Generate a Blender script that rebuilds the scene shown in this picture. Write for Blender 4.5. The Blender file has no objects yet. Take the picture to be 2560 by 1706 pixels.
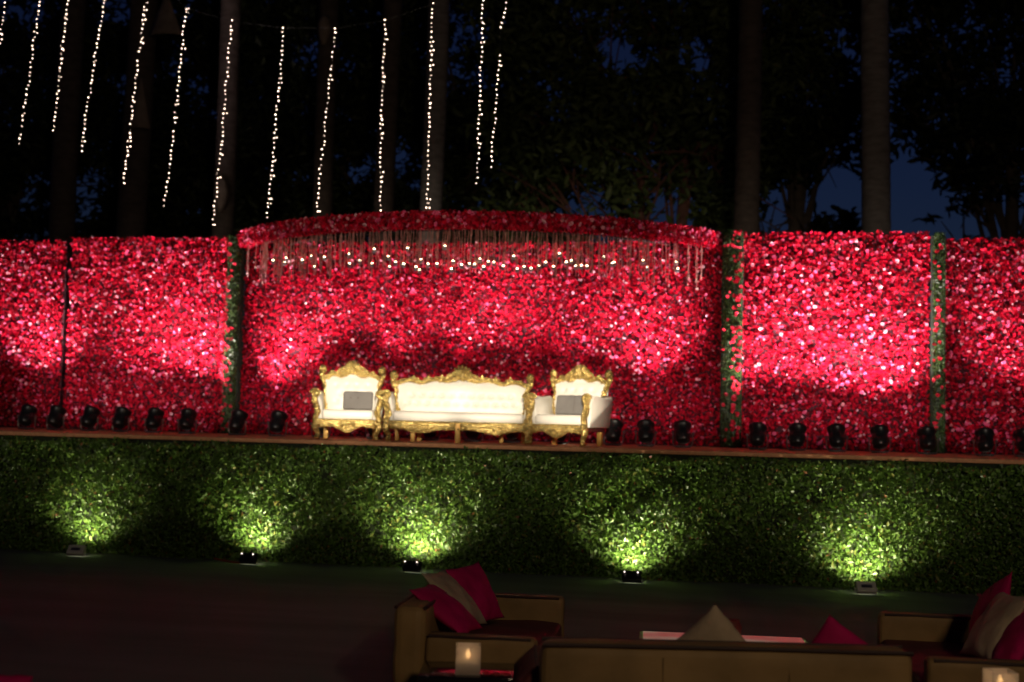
import bpy, bmesh, math, random
import numpy as np
from mathutils import Vector, Matrix, Quaternion

R = math.radians
random.seed(7)
rng = np.random.default_rng(7)
scene = bpy.context.scene
COL = scene.collection

# ------------------------------------------------------------------ camera
cam_data = bpy.data.cameras.new('camera')
cam = bpy.data.objects.new('camera', cam_data)
COL.objects.link(cam)
scene.camera = cam
cam_data.sensor_width = 36.0
cam_data.lens = 42.84
cam_data.clip_start = 0.1
cam_data.clip_end = 600.0
YAW, PITCH, ROLL = R(9.88), math.atan(176 / 2800), 0.0243
f0 = Vector((-math.sin(YAW), math.cos(YAW), 0)); r0 = Vector((math.cos(YAW), math.sin(YAW), 0)); u0 = Vector((0, 0, 1))
fw = f0 * math.cos(PITCH) + u0 * math.sin(PITCH)
u1 = u0 * math.cos(PITCH) - f0 * math.sin(PITCH)
rt = r0 * math.cos(ROLL) + u1 * math.sin(ROLL)
up = u1 * math.cos(ROLL) - r0 * math.sin(ROLL)
m3 = Matrix((rt, up, -fw)).transposed()
cam.matrix_world = Matrix.Translation((2.63, -15.07, 1.85)) @ m3.to_4x4()
cam_data.dof.use_dof = True
cam_data.dof.focus_distance = 9.9
cam_data.dof.aperture_fstop = 1.2

# ------------------------------------------------------------------ sky (dusk)
world = bpy.data.worlds.new('World')
scene.world = world
world.use_nodes = True
wn = world.node_tree
wn.nodes.clear()
sky = wn.nodes.new('ShaderNodeTexSky')
sky.sky_type = 'NISHITA'
sky.sun_disc = False
sky.sun_elevation = R(-2.15)
sky.sun_rotation = R(5)
sky.air_density = 1.0
sky.dust_density = 0.3
sky.ozone_density = 4.0
wb = wn.nodes.new('ShaderNodeBackground')
wb.inputs['Strength'].default_value = 0.082
wo = wn.nodes.new('ShaderNodeOutputWorld')
wn.links.new(sky.outputs[0], wb.inputs[0])
wn.links.new(wb.outputs[0], wo.inputs[0])

# ------------------------------------------------------------------ view
scene.view_settings.view_transform = 'Standard'
scene.view_settings.look = 'None'
scene.view_settings.exposure = 0.0
scene.view_settings.gamma = 1.0
scene.render.engine = 'CYCLES'
scene.cycles.use_denoising = True
scene.cycles.max_bounces = 5
scene.cycles.diffuse_bounces = 3
scene.cycles.glossy_bounces = 3
scene.cycles.transmission_bounces = 4
scene.cycles.caustics_reflective = False
scene.cycles.caustics_refractive = False
scene.cycles.sample_clamp_indirect = 4.0


def aim(o, loc, target):
    d = Vector(target) - Vector(loc)
    o.rotation_euler = d.to_track_quat('-Z', 'Y').to_euler()
    o.location = loc


def spot(name, loc, target, watts, color, cone, blend, radius, parent=None):
    l = bpy.data.lights.new(name, 'SPOT')
    l.energy = watts; l.color = color; l.spot_size = R(cone); l.spot_blend = blend; l.shadow_soft_size = radius
    o = bpy.data.objects.new(name, l)
    COL.objects.link(o)
    aim(o, loc, target)
    if parent: o.parent = parent
    return o


# warm event floods out in the audience: one for the thrones, one general
KEYPOS = (2.6, -13.8, 3.3)
for tx, cone, watts in ((-2.3, 5.2, 14500), (-1.25, 4.6, 11200), (-.35, 4.6, 11200), (.7, 5.2, 14500)):
    spot('stage_flood', KEYPOS, (tx, .70, 2.10), watts, (1.0, 0.86, 0.66), cone, 0.7, 0.12)
# soft front wash over the flower walls
for wx, tx, watts in ((-7.0, -6.0, 1700), (-2.5, -1.2, 2900), (9.0, 4.0, 1700)):
    spot('wall_wash', (wx, -17.0, 5.5), (tx, 2.6, 3.2), watts, (1.0, 0.86, 0.72), 25, 1.0, 0.3)
spot('venue_flood', (6.0, -18.0, 5.0), (1.5, 2.0, 2.5), 620, (1.0, 0.74, 0.45), 110, 1.0, 0.5)


# ================================================================== helpers
def sock(node, name):
    return node.inputs[name]


def mat(name, base, rough=0.6, metal=0.0, var=0.15, scale=8.0, bump=0.0, bscale=40.0, attr=None, spec=0.5, trans=0.0, dark=None, stretch=None):
    """Procedural principled material: noise-varied colour, optional bump, optional per-point colour."""
    m = bpy.data.materials.new(name)
    m.use_nodes = True
    nt = m.node_tree
    b = nt.nodes['Principled BSDF']
    b.inputs['Roughness'].default_value = rough
    b.inputs['Metallic'].default_value = metal
    b.inputs['Specular IOR Level'].default_value = spec
    tc = nt.nodes.new('ShaderNodeTexCoord')
    src = tc.outputs['Object']
    if stretch:
        mp = nt.nodes.new('ShaderNodeMapping')
        mp.inputs['Scale'].default_value = stretch
        nt.links.new(src, mp.inputs[0]); src = mp.outputs[0]
    nz = nt.nodes.new('ShaderNodeTexNoise')
    nz.inputs['Scale'].default_value = scale
    nz.inputs['Detail'].default_value = 5
    nt.links.new(src, nz.inputs['Vector'])
    mix = nt.nodes.new('ShaderNodeMix'); mix.data_type = 'RGBA'
    if attr:
        at = nt.nodes.new('ShaderNodeVertexColor'); at.layer_name = attr
        mul = nt.nodes.new('ShaderNodeMix'); mul.data_type = 'RGBA'; mul.blend_type = 'MULTIPLY'
        mul.inputs[0].default_value = 1.0
        nt.links.new(at.outputs[0], mul.inputs[6])
        cr = nt.nodes.new('ShaderNodeMapRange')
        cr.inputs['To Min'].default_value = 1 - var; cr.inputs['To Max'].default_value = 1 + var
        nt.links.new(nz.outputs[0], cr.inputs[0])
        nt.links.new(cr.outputs[0], mul.inputs[7])
        out = mul.outputs[2]
    else:
        lo = dark if dark else tuple(max(0, c * (1 - var)) for c in base)
        hi = tuple(min(1, c * (1 + var)) for c in base)
        mix.inputs[6].default_value = (*lo, 1); mix.inputs[7].default_value = (*hi, 1)
        cr = nt.nodes.new('ShaderNodeMapRange')
        cr.inputs['From Min'].default_value = 0.3; cr.inputs['From Max'].default_value = 0.7
        nt.links.new(nz.outputs[0], cr.inputs[0])
        nt.links.new(cr.outputs[0], mix.inputs[0])
        out = mix.outputs[2]
    nt.links.new(out, b.inputs['Base Color'])
    if bump > 0:
        n2 = nt.nodes.new('ShaderNodeTexNoise'); n2.inputs['Scale'].default_value = bscale; n2.inputs['Detail'].default_value = 4
        nt.links.new(src, n2.inputs['Vector'])
        bp = nt.nodes.new('ShaderNodeBump'); bp.inputs['Strength'].default_value = bump; bp.inputs['Distance'].default_value = 0.02
        nt.links.new(n2.outputs[0], bp.inputs['Height'])
        nt.links.new(bp.outputs[0], b.inputs['Normal'])
    if trans > 0:
        tr = nt.nodes.new('ShaderNodeBsdfTranslucent')
        nt.links.new(out, tr.inputs[0])
        ms = nt.nodes.new('ShaderNodeMixShader'); ms.inputs[0].default_value = trans
        nt.links.new(b.outputs[0], ms.inputs[1]); nt.links.new(tr.outputs[0], ms.inputs[2])
        nt.links.new(ms.outputs[0], nt.nodes['Material Output'].inputs[0])
    return m


def glow(name, color, strength):
    m = bpy.data.materials.new(name); m.use_nodes = True
    b = m.node_tree.nodes['Principled BSDF']
    b.inputs['Base Color'].default_value = (*color, 1)
    b.inputs['Emission Color'].default_value = (*color, 1)
    b.inputs['Emission Strength'].default_value = strength
    return m


M = dict(
    petal=mat('rose_petal_red', (.5, .01, .03), .42, attr='Col', var=.25, scale=30, spec=.18, trans=.25),
    petal_pink=mat('rose_petal_pink', (.75, .10, .22), .36, var=.2, scale=60, spec=.6, trans=.15),
    petal_blush=mat('rose_petal_blush', (.80, .30, .33), .36, var=.15, scale=60, spec=.6, trans=.15),
    petal_crimson=mat('rose_petal_crimson', (.55, .015, .04), .36, var=.25, scale=60, spec=.6, trans=.15),
    backing=mat('dark_backing_cloth', (.05, .004, .008), .9, var=.3, scale=6, bump=.3),
    leaf=mat('hedge_leaf', (.05, .1, .02), .42, attr='Col', var=.3, scale=20, spec=.5, trans=.2),
    treeleaf=mat('tree_leaf', (.05, .07, .02), .5, attr='Col', var=.3, scale=3, spec=.4, trans=.1),
    core=mat('hedge_core', (.012, .02, .006), .9, var=.3, scale=10, bump=.5),
    carpet=mat('stage_carpet', (.66, .31, .15), .9, var=.15, scale=14, bump=.3, bscale=200),
    ground=mat('dark_matting', (.145, .162, .152), .85, var=.25, scale=1.2, bump=.35, bscale=60, stretch=(.25, 1.4, 1)),
    gold=mat('carved_gilt', (.80, .58, .20), .25, metal=.8, var=.3, scale=45, bump=1.0, bscale=38, dark=(.22, .12, .03)),  # dark brown noise imitates shade in the carving crevices
    goldwood=mat('gold_painted_wood', (.62, .36, .09), .42, metal=.35, var=.2, scale=14, bump=.2, bscale=30),
    leather=mat('white_leather', (.80, .76, .68), .42, var=.04, scale=6, bump=.12, bscale=25),
    greypad=mat('grey_cushion_cloth', (.165, .155, .148), .85, var=.12, scale=6, bump=.3, bscale=20),
    greypad_dark=mat('grey_cushion_seam', (.12, .10, .085), .85, var=.1),
    maroon=mat('maroon_rail', (.10, .02, .02), .5, var=.2),
    button=mat('leather_button', (.62, .58, .5), .4, var=.1),
    satin=mat('olive_brown_satin', (.27, .17, .07), .62, var=.28, scale=2.6, bump=.6, bscale=4.5, spec=.35),
    satinseam=mat('satin_seam', (.15, .092, .038), .7, var=.2),
    piping=mat('dark_maroon_piping', (.03, .012, .010), .6, var=.2),
    redseat=mat('dark_red_seat_cloth', (.13, .022, .018), .7, var=.25, scale=5, bump=.3, bscale=12),
    pinkcush=mat('hot_pink_satin', (.46, .005, .11), .75, var=.25, scale=4, bump=.7, bscale=7, spec=.2),
    creamcush=mat('cream_silk', (.44, .34, .24), .7, var=.2, scale=5, bump=.8, bscale=8, spec=.25),
    black=mat('black_lamp_housing', (.016, .016, .018), .3, var=.2, scale=12, spec=.5),
    blackglass=mat('black_glass', (.012, .010, .012), .08, var=.2, spec=.6),
    white=mat('white_paint', (.62, .60, .56), .5, var=.1, scale=15),
    lacquer=mat('pale_lacquer', (.72, .60, .52), .05, var=.05, spec=1.0),
    bark=mat('palm_bark', (.13, .098, .075), .85, var=.3, scale=4, bump=.6, bscale=14, stretch=(1, 1, 2.5)),
    greybark=mat('grey_palm_bark', (.31, .275, .24), .85, var=.25, scale=4, bump=.6, bscale=12, stretch=(1, 1, 3)),
    redbark=mat('red_brown_bark', (.17, .075, .05), .85, var=.3, scale=5, bump=.6, bscale=16, stretch=(1, 1, .6)),
    sheath=mat('dry_palm_sheath', (.42, .33, .25), .8, var=.2, scale=5, bump=.3, bscale=20, trans=.15),
    tinsel=mat('fringe_cord', (.44, .19, .15), .45, var=.35, scale=30, spec=.5),
    wire=mat('dark_wire', (.02, .02, .015), .6, var=.2),
    cable=mat('red_cable', (.35, .04, .02), .5, var=.2),
    metal=mat('lamp_bracket_steel', (.25, .25, .26), .3, metal=.8, var=.2),
    wax=mat('candle_wax', (.80, .74, .62), .5, var=.08, trans=.35),
    bulb=glow('fairy_bulb', (1.0, .70, .53), 10.0),
    warmbulb=glow('hanging_bulb', (1.0, .78, .48), 20.0),
    flame=glow('candle_flame', (1.0, .55, .2), 5.0),
    lens=glow('uplight_lens', (1.0, .78, .84), 42.0),
    glint=glow('glint_dot', (1.0, .8, .75), 3.5),
    floodlens=glow('flood_lens', (1.0, .92, .65), 3.0),
)
# frosted glass of the candle cubes
fg = bpy.data.materials.new('frosted_glass'); fg.use_nodes = True
_n = fg.node_tree
_b = _n.nodes['Principled BSDF']; _b.inputs['Base Color'].default_value = (.78, .74, .70, 1); _b.inputs['Roughness'].default_value = .35
_t = _n.nodes.new('ShaderNodeBsdfTranslucent'); _t.inputs[0].default_value = (.9, .85, .78, 1)
_m = _n.nodes.new('ShaderNodeMixShader'); _m.inputs[0].default_value = .6
_z = _n.nodes.new('ShaderNodeTexNoise'); _z.inputs['Scale'].default_value = 30
_p = _n.nodes.new('ShaderNodeBump'); _p.inputs['Strength'].default_value = .15
_n.links.new(_z.outputs[0], _p.inputs['Height']); _n.links.new(_p.outputs[0], _b.inputs['Normal'])
_n.links.new(_b.outputs[0], _m.inputs[1]); _n.links.new(_t.outputs[0], _m.inputs[2]); _n.links.new(_m.outputs[0], _n.nodes['Material Output'].inputs[0])
M['frost'] = fg
_tr = _n.nodes.new('ShaderNodeBsdfTransparent'); _m2 = _n.nodes.new('ShaderNodeMixShader'); _m2.inputs[0].default_value = .38
_n.links.new(_m.outputs[0], _m2.inputs[1]); _n.links.new(_tr.outputs[0], _m2.inputs[2]); _n.links.new(_m2.outputs[0], _n.nodes['Material Output'].inputs[0])
# glow added to the coffee table top: pink with paler patches
lp = bpy.data.materials.new('glow_table_top'); lp.use_nodes = True
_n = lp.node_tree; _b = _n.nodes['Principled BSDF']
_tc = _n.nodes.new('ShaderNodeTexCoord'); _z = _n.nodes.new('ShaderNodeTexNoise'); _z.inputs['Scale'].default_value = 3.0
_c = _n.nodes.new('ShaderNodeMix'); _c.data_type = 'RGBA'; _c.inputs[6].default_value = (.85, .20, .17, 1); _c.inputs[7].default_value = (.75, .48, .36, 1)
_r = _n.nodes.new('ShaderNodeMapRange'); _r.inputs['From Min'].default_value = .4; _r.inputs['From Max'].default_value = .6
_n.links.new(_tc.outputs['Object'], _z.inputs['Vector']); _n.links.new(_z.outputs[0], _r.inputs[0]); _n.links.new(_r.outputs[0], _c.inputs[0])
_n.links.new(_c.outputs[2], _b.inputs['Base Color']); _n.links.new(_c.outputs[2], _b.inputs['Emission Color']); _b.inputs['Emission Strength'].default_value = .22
M['glowtop'] = lp


def link(name, me, material=None, parent=None):
    if material is not None and not me.materials: me.materials.append(material)
    o = bpy.data.objects.new(name, me)
    COL.objects.link(o)
    if parent: o.parent = parent
    return o


def tag(o, label=None, cat=None, group=None, kind=None):
    if label: o['label'] = label
    if cat: o['category'] = cat
    if group: o['group'] = group
    if kind: o['kind'] = kind
    return o


def thing(name, label, cat, loc=(0, 0, 0), rz=0.0, group=None):
    o = bpy.data.objects.new(name, None)
    o.empty_display_size = .1
    COL.objects.link(o)
    o.location = loc; o.rotation_euler = (0, 0, rz)
    return tag(o, label, cat, group)


class MB:
    """collects geometry, builds one mesh object"""
    def __init__(s): s.v = []; s.f = []

    def add(s, vs, fs):
        n = len(s.v); s.v += [tuple(v) for v in vs]; s.f += [tuple(i + n for i in f) for f in fs]; return s

    def box(s, a, b, bev=0.0, mtx=None):
        bm = bmesh.new()
        bmesh.ops.create_cube(bm, size=1)
        for v in bm.verts:
            v.co = Vector([(a[i] + b[i]) / 2 + v.co[i] * (b[i] - a[i]) for i in range(3)])
        if bev > 0:
            bmesh.ops.bevel(bm, geom=list(bm.edges), offset=bev, segments=3, affect='EDGES', profile=.5)
        if mtx: bm.transform(mtx)
        bm.verts.index_update()
        s.add([v.co[:] for v in bm.verts], [[v.index for v in f.verts] for f in bm.faces])
        bm.free(); return s

    def tube(s, pts, rad, n=8, caps=True):
        pts = [Vector(p) for p in pts]
        if not hasattr(rad, '__len__'): rad = [rad] * len(pts)
        vs = []; prev = None
        for i, p in enumerate(pts):
            t = (pts[min(i + 1, len(pts) - 1)] - pts[max(i - 1, 0)]).normalized()
            a = Vector((0, 0, 1)) if abs(t.z) < .9 else Vector((1, 0, 0))
            if prev is None: x = t.cross(a).normalized()
            else: x = (prev - t * prev.dot(t)).normalized()
            prev = x; y = t.cross(x)
            for k in range(n):
                an = 2 * math.pi * k / n
                vs.append(p + (x * math.cos(an) + y * math.sin(an)) * rad[i])
        fs = []
        for i in range(len(pts) - 1):
            for k in range(n):
                fs.append((i * n + k, i * n + (k + 1) % n, (i + 1) * n + (k + 1) % n, (i + 1) * n + k))
        if caps:
            fs.append(tuple(range(n - 1, -1, -1))); fs.append(tuple(range((len(pts) - 1) * n, len(pts) * n)))
        return s.add(vs, fs)

    def ball(s, c, r, seg=8, rings=5):
        if not hasattr(r, '__len__'): r = (r, r, r)
        vs = [(c[0], c[1], c[2] - r[2])]
        for i in range(1, rings):
            ph = -math.pi / 2 + math.pi * i / rings
            for k in range(seg):
                a = 2 * math.pi * k / seg
                vs.append((c[0] + r[0] * math.cos(ph) * math.cos(a), c[1] + r[1] * math.cos(ph) * math.sin(a), c[2] + r[2] * math.sin(ph)))
        vs.append((c[0], c[1], c[2] + r[2])); top = len(vs) - 1
        fs = [(0, 1 + (k + 1) % seg, 1 + k) for k in range(seg)]
        for i in range(rings - 2):
            for k in range(seg):
                a = 1 + i * seg; fs.append((a + k, a + (k + 1) % seg, a + seg + (k + 1) % seg, a + seg + k))
        a = 1 + (rings - 2) * seg
        fs += [(a + k, a + (k + 1) % seg, top) for k in range(seg)]
        return s.add(vs, fs)

    def lathe(s, prof, n=16, mtx=None):
        vs = []
        for r, z in prof:
            for k in range(n):
                a = 2 * math.pi * k / n; vs.append(Vector((r * math.cos(a), r * math.sin(a), z)))
        fs = []
        for i in range(len(prof) - 1):
            for k in range(n):
                fs.append((i * n + k, i * n + (k + 1) % n, (i + 1) * n + (k + 1) % n, (i + 1) * n + k))
        fs.append(tuple(range(n - 1, -1, -1))); fs.append(tuple(range((len(prof) - 1) * n, len(prof) * n)))
        if mtx: vs = [mtx @ v for v in vs]
        return s.add(vs, fs)

    def mesh(s, name, smooth=True):
        me = bpy.data.meshes.new(name)
        me.from_pydata(s.v, [], s.f)
        me.update()
        if smooth:
            me.polygons.foreach_set('use_smooth', [True] * len(me.polygons))
        return me

    def build(s, name, material, parent=None, smooth=True, sharp=40):
        me = s.mesh(name, smooth)
        if smooth:
            try: me.set_sharp_from_angle(angle=R(sharp))
            except Exception: pass
        return link(name, me, material, parent)


TEX = {}


def soften(o, amp, size, levels=3):
    """slight sag and creases in cloth: real displacement"""
    if size not in TEX:
        TEX[size] = bpy.data.textures.new('creases', 'CLOUDS'); TEX[size].noise_scale = size; TEX[size].noise_depth = 2
    if levels:
        sb = o.modifiers.new('divide', 'SUBSURF'); sb.subdivision_type = 'SIMPLE'; sb.levels = levels; sb.render_levels = levels
    dm = o.modifiers.new('creases', 'DISPLACE'); dm.texture = TEX[size]; dm.strength = amp; dm.mid_level = .5
    dm.texture_coords = 'GLOBAL'
    o.data.polygons.foreach_set('use_smooth', [True] * len(o.data.polygons))
    return o


def np_mesh(name, verts, faces, colors=None):
    """verts (N,3), faces (F,k) uniform; colours per vertex"""
    me = bpy.data.meshes.new(name)
    nv, (nf, k) = len(verts), faces.shape
    me.vertices.add(nv); me.vertices.foreach_set('co', np.ascontiguousarray(verts, np.float32).ravel())
    me.loops.add(nf * k); me.loops.foreach_set('vertex_index', np.ascontiguousarray(faces, np.int32).ravel())
    me.polygons.add(nf); me.polygons.foreach_set('loop_start', np.arange(0, nf * k, k, dtype=np.int32))
    if colors is not None:
        ca = me.color_attributes.new('Col', 'FLOAT_COLOR', 'POINT')
        c4 = np.ones((nv, 4), np.float32); c4[:, :3] = colors
        ca.data.foreach_set('color', c4.ravel())
    me.update(calc_edges=True)
    me.validate()
    return me


def scatter(name, tv, tf, pos, nrm, size, col):
    """instances a template (tv,tf; local z = outward) as one mesh, with random spin"""
    n = len(pos)
    nrm = nrm / np.linalg.norm(nrm, axis=1, keepdims=True)
    rv = rng.normal(size=(n, 3))
    x = np.cross(nrm, rv); x /= np.linalg.norm(x, axis=1, keepdims=True)
    y = np.cross(nrm, x)
    P = tv[None, :, 0:1] * x[:, None, :] + tv[None, :, 1:2] * y[:, None, :] + tv[None, :, 2:3] * nrm[:, None, :]
    P = P * size[:, None, None] + pos[:, None, :]
    Fc = tf[None] + (np.arange(n) * len(tv))[:, None, None]
    C = np.repeat(col[:, None, :], len(tv), axis=1)
    return np_mesh(name, P.reshape(-1, 3), Fc.reshape(-1, tf.shape[1]), C.reshape(-1, 3))


def rose_template(layers, seed=0):
    """a rose as tilted kite petals around an axis, unit radius about 1"""
    rr = random.Random(seed)
    vs = []; fs = []
    for n, r, tilt, w, z in layers:
        off = rr.random() * 6.28
        for k in range(n):
            a = off + 2 * math.pi * k / n + rr.uniform(-.2, .2)
            t = R(tilt + rr.uniform(-10, 10))
            d = Vector((math.cos(a), math.sin(a), 0)); s = Vector((-math.sin(a), math.cos(a), 0))
            rad = r * rr.uniform(.85, 1.15)
            tip = d * rad * math.cos(t) + Vector((0, 0, z + rad * math.sin(t)))
            mid = d * rad * .6 * math.cos(t) + Vector((0, 0, z + rad * .75 * math.sin(t) - .06))
            base = d * .05 + Vector((0, 0, z))
            i = len(vs)
            vs += [base, mid + s * w, tip, mid - s * w]
            fs += [(i, i + 1, i + 2), (i, i + 2, i + 3)]
    return np.array([v[:] for v in vs]), np.array(fs)


ROSE_V, ROSE_F = rose_template([(4, 1.0, 22, .62, 0), (3, .65, 58, .46, .12)], 1)
BIG_ROSES = [rose_template([(5, 1.0, 15, .58, 0), (5, .8, 42, .48, .1), (4, .5, 68, .34, .2)], s) for s in (2, 3, 4)]
LEAF_V = np.array([(0, -1, 0), (.5, -.1, .16), (0, 1, -.1), (-.5, -.1, .16), (0, -.1, 0)], float)
LEAF_F = np.array([(0, 1, 4), (1, 2, 4), (2, 3, 4), (3, 0, 4)])
BIGLEAF_V = np.array([(0, 0, 0), (.36, .9, .1), (.30, 1.5, .05), (0, 2, -.15), (-.30, 1.5, .05), (-.36, .9, .1)], float) - np.array([0, 1, 0])
BIGLEAF_F = np.array([(0, 1, 2), (0, 2, 3), (0, 3, 4), (0, 4, 5)])


def red_colors(n, pink=.07):
    c = np.zeros((n, 3))
    t = rng.random(n)
    c[:] = np.stack([.32 + .48 * t, .002 + .006 * t, .010 + .036 * t], 1)
    k = rng.random(n) < pink
    tt = rng.random(k.sum())
    c[k] = np.stack([.74 + .14 * tt, .03 + .16 * tt, .11 + .22 * tt], 1)
    d = rng.random(n) < .3
    c[d] *= .3
    w = rng.random(n) < .022
    c[w] = np.array([.85, .5, .52])  # very pale petals stand in for sparkling glints
    return c


ROSE_ME = []
for i, (tv, tf) in enumerate(BIG_ROSES):
    for mk in ('petal_pink', 'petal_blush', 'petal_crimson'):
        me = np_mesh('flower', tv, tf); me.materials.append(M[mk]); ROSE_ME.append(me)


def place_flowers(root, pts, nrms, lo=.021, hi=.034):
    """single blossoms, one object each"""
    for p, nn in zip(pts, nrms):
        r = random.random()
        mk = 0 if r < .42 else (1 if r < .56 else 2)
        o = bpy.data.objects.new('flower', ROSE_ME[random.randrange(3) * 3 + mk])
        COL.objects.link(o); o.parent = root
        q = Vector(nn).to_track_quat('Z', 'Y') @ Quaternion((0, 0, 1), random.random() * 6.28)
        o.rotation_mode = 'QUATERNION'; o.rotation_quaternion = q
        o.location = p
        s = random.uniform(lo, hi); o.scale = (s, s, s)


# ================================================================== ground, stage
GZ = -0.06
g = MB(); g.add([(-150, -120, GZ), (150, -120, GZ), (150, 180, GZ), (-150, 180, GZ)], [(0, 1, 2, 3)])
tag(g.build('ground', M['ground'], smooth=False), kind='structure')

SZ = 1.5
stage = thing('stage_platform', 'long raised stage with orange brown carpet behind the hedge', 'stage', (-.5, 0, GZ))
b = MB().box((-10.5, .02, 0), (10.5, 4.3, SZ - GZ - .055)); b.build('platform', M['core'], stage)
b = MB().box((-10.55, -.02, SZ - GZ - .05), (10.55, 4.35, SZ - GZ), .008); b.build('carpet', M['carpet'], stage)

# ------------------------------------------------------------------ hedge along the stage front
hedge = thing('hedge', 'clipped green leafy hedge covering the whole front of the stage', 'hedge', (-.5, -.03, GZ))
MB().box((-10.4, -.02, 0), (10.4, .1, 1.44)).build('hedge_core', M['core'], hedge, smooth=False)
n = 85000
x = rng.uniform(-8.4, 8.4, n); z = rng.uniform(0.0, 1.53, n)
lump = .03 * np.sin(x * 17 + z * 5) * np.sin(z * 19 + 2 * np.sin(x * 4)) + .05 * np.sin(x * 3.1 + 1.7 * np.sin(z * 4)) + .035 * np.sin(x * 7.3 + 2) * np.sin(z * 6 + x) + .03 * np.sin(x * 1.3)
topedge = 1.455 + .02 * np.sin(x * 9) + .025 * np.sin(x * 3.7 + 1) + rng.normal(0, .026, n)
z = np.minimum(z, topedge)
y = -.07 - lump * .8 - rng.random(n) ** 2 * .09 + np.where(z > 1.44, rng.random(n) * .12, 0)
nr = np.stack([rng.normal(0, .7, n), -1 + rng.normal(0, .5, n), .45 + rng.normal(0, .75, n)], 1)
sz = rng.uniform(.016, .034, n)
t = rng.random(n)[:, None]
colr = np.array([.045, .10, .015]) * (1 - t) + np.array([.13, .24, .035]) * t
k = rng.random(n) < .05
colr[k] = np.array([.20, .20, .04]) * rng.uniform(.6, 1.1, (k.sum(), 1))
k = rng.random(n) < .008
colr[k] = np.array([.22, .08, .03])
me = scatter('leaves', LEAF_V, LEAF_F, np.stack([x, y, z], 1), nr, sz, colr)
tag(link('leaves', me, M['leaf'], hedge), kind='stuff')
LEAF_ME = []
for cc in ((.11, .19, .03), (.07, .15, .02), (.17, .20, .045)):
    me = np_mesh('leaf', LEAF_V, LEAF_F, np.tile(np.array(cc), (5, 1))); me.materials.append(M['leaf']); LEAF_ME.append(me)
for i in range(300):
    o = bpy.data.objects.new('leaf', random.choice(LEAF_ME)); COL.objects.link(o); o.parent = hedge
    lx = random.choice([-5.0, -2.75, -.55, 2.1, 4.8]) + random.gauss(0, .55)
    o.location = (lx, -.17 - random.random() * .03, random.uniform(.08, 1.35))
    o.rotation_mode = 'QUATERNION'
    o.rotation_quaternion = Vector((random.gauss(0, .5), -1, random.gauss(.3, .5))).to_track_quat('Z', 'Y') @ Quaternion((0, 0, 1), random.random() * 6.28)
    s = random.uniform(.032, .044); o.scale = (s, s, s)

# ================================================================== flower walls
WY, WT = 2.6, 3.0   # wall plane, height above the deck


def flower_panel(x0, x1, y, h, label, density=1450, show=(None, None), rot=0.0):
    w = x1 - x0
    root = thing('flower_wall', label, 'flower wall', ((x0 + x1) / 2, y, SZ), rot, 'red flower panels on the stage')
    root['kind'] = 'thing'
    MB().box((-w / 2, .02, .004), (w / 2, .1, h), .01).build('backing_board', M['backing'], root)
    n = int(w * h * density)
    x = rng.uniform(-w / 2, w / 2, n); z = rng.uniform(.02, h + .02, n)
    yy = -rng.random(n) ** 1.5 * .075 - .02 * np.sin(x * 5 + z * 3) * np.sin(z * 6.5) + .01
    nr = np.stack([rng.normal(0, .5, n), -1 + rng.normal(0, .3, n), rng.normal(-.05, .55, n)], 1)
    me = scatter('flower_mass', ROSE_V, ROSE_F, np.stack([x, yy, z], 1), nr, rng.uniform(.014, .030, n), red_colors(n))
    tag(link('flower_mass', me, M['petal'], root), kind='stuff')
    a, b2 = show
    a = -w / 2 if a is None else a; b2 = w / 2 if b2 is None else b2
    pts = [(random.uniform(a + .03, b2 - .03), -.06 - random.random() * .035, random.uniform(.1, h - .04)) for _ in range(300)]
    nn = [(random.gauss(0, .35), -1, random.gauss(-.15, .4)) for _ in range(300)]
    place_flowers(root, pts, nn)
    return root


flower_panel(-10.35, -7.69, 2.68, 2.97, 'red flower panel at the far left end of the stage, cut by the frame', show=(-.1, None))
flower_panel(-7.53, -4.86, 2.58, 3.0, 'red flower panel between the far left panel and the canopy')
flower_panel(2.86, 5.44, 2.58, 3.06, 'red flower panel beside the leaf-wrapped pillar right of the canopy')
flower_panel(5.66, 8.6, 2.78, 3.0, 'darker red flower panel at the far right end of the stage', show=(None, 0.2))

# centre bay, gently bowed away from the audience
CX0, CX1 = -4.64, 2.62
cen = thing('flower_wall', 'wide curved wall of red flowers behind the white thrones', 'flower wall', ((CX0 + CX1) / 2, WY, SZ))
cen['kind'] = 'thing'
hw = (CX1 - CX0) / 2
bow = lambda x: .45 * (1 - (x / hw) ** 2)
mb = MB(); N = 40
vs = []
for i in range(N + 1):
    xx = -hw + 2 * hw * i / N
    for yo, zz in ((.03, .004), (.03, 2.98), (.11, 2.98), (.11, .004)): vs.append((xx, bow(xx) + yo, zz))
fs = [(i * 4 + j, i * 4 + (j + 1) % 4, i * 4 + 4 + (j + 1) % 4, i * 4 + 4 + j) for i in range(N) for j in range(4)]
fs += [(3, 2, 1, 0), tuple(N * 4 + j for j in range(4))]
mb.add(vs, fs).build('backing_board', M['backing'], cen, smooth=False)
n = int(2 * hw * 3 * 1450)
x = rng.uniform(-hw, hw, n); z = rng.uniform(.02, 3.0, n)
yy = .45 * (1 - (x / hw) ** 2) - rng.random(n) ** 1.5 * .075 - .02 * np.sin(x * 5 + z * 3) * np.sin(z * 6.5) + .015
nr = np.stack([x / hw * .22 * -1 + rng.normal(0, .5, n), -1 + rng.normal(0, .3, n), rng.normal(-.05, .55, n)], 1)
me = scatter('flower_mass', ROSE_V, ROSE_F, np.stack([x, yy, z], 1), nr, rng.uniform(.014, .030, n), red_colors(n))
tag(link('flower_mass', me, M['petal'], cen), kind='stuff')
pts = []; nn = []
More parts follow.
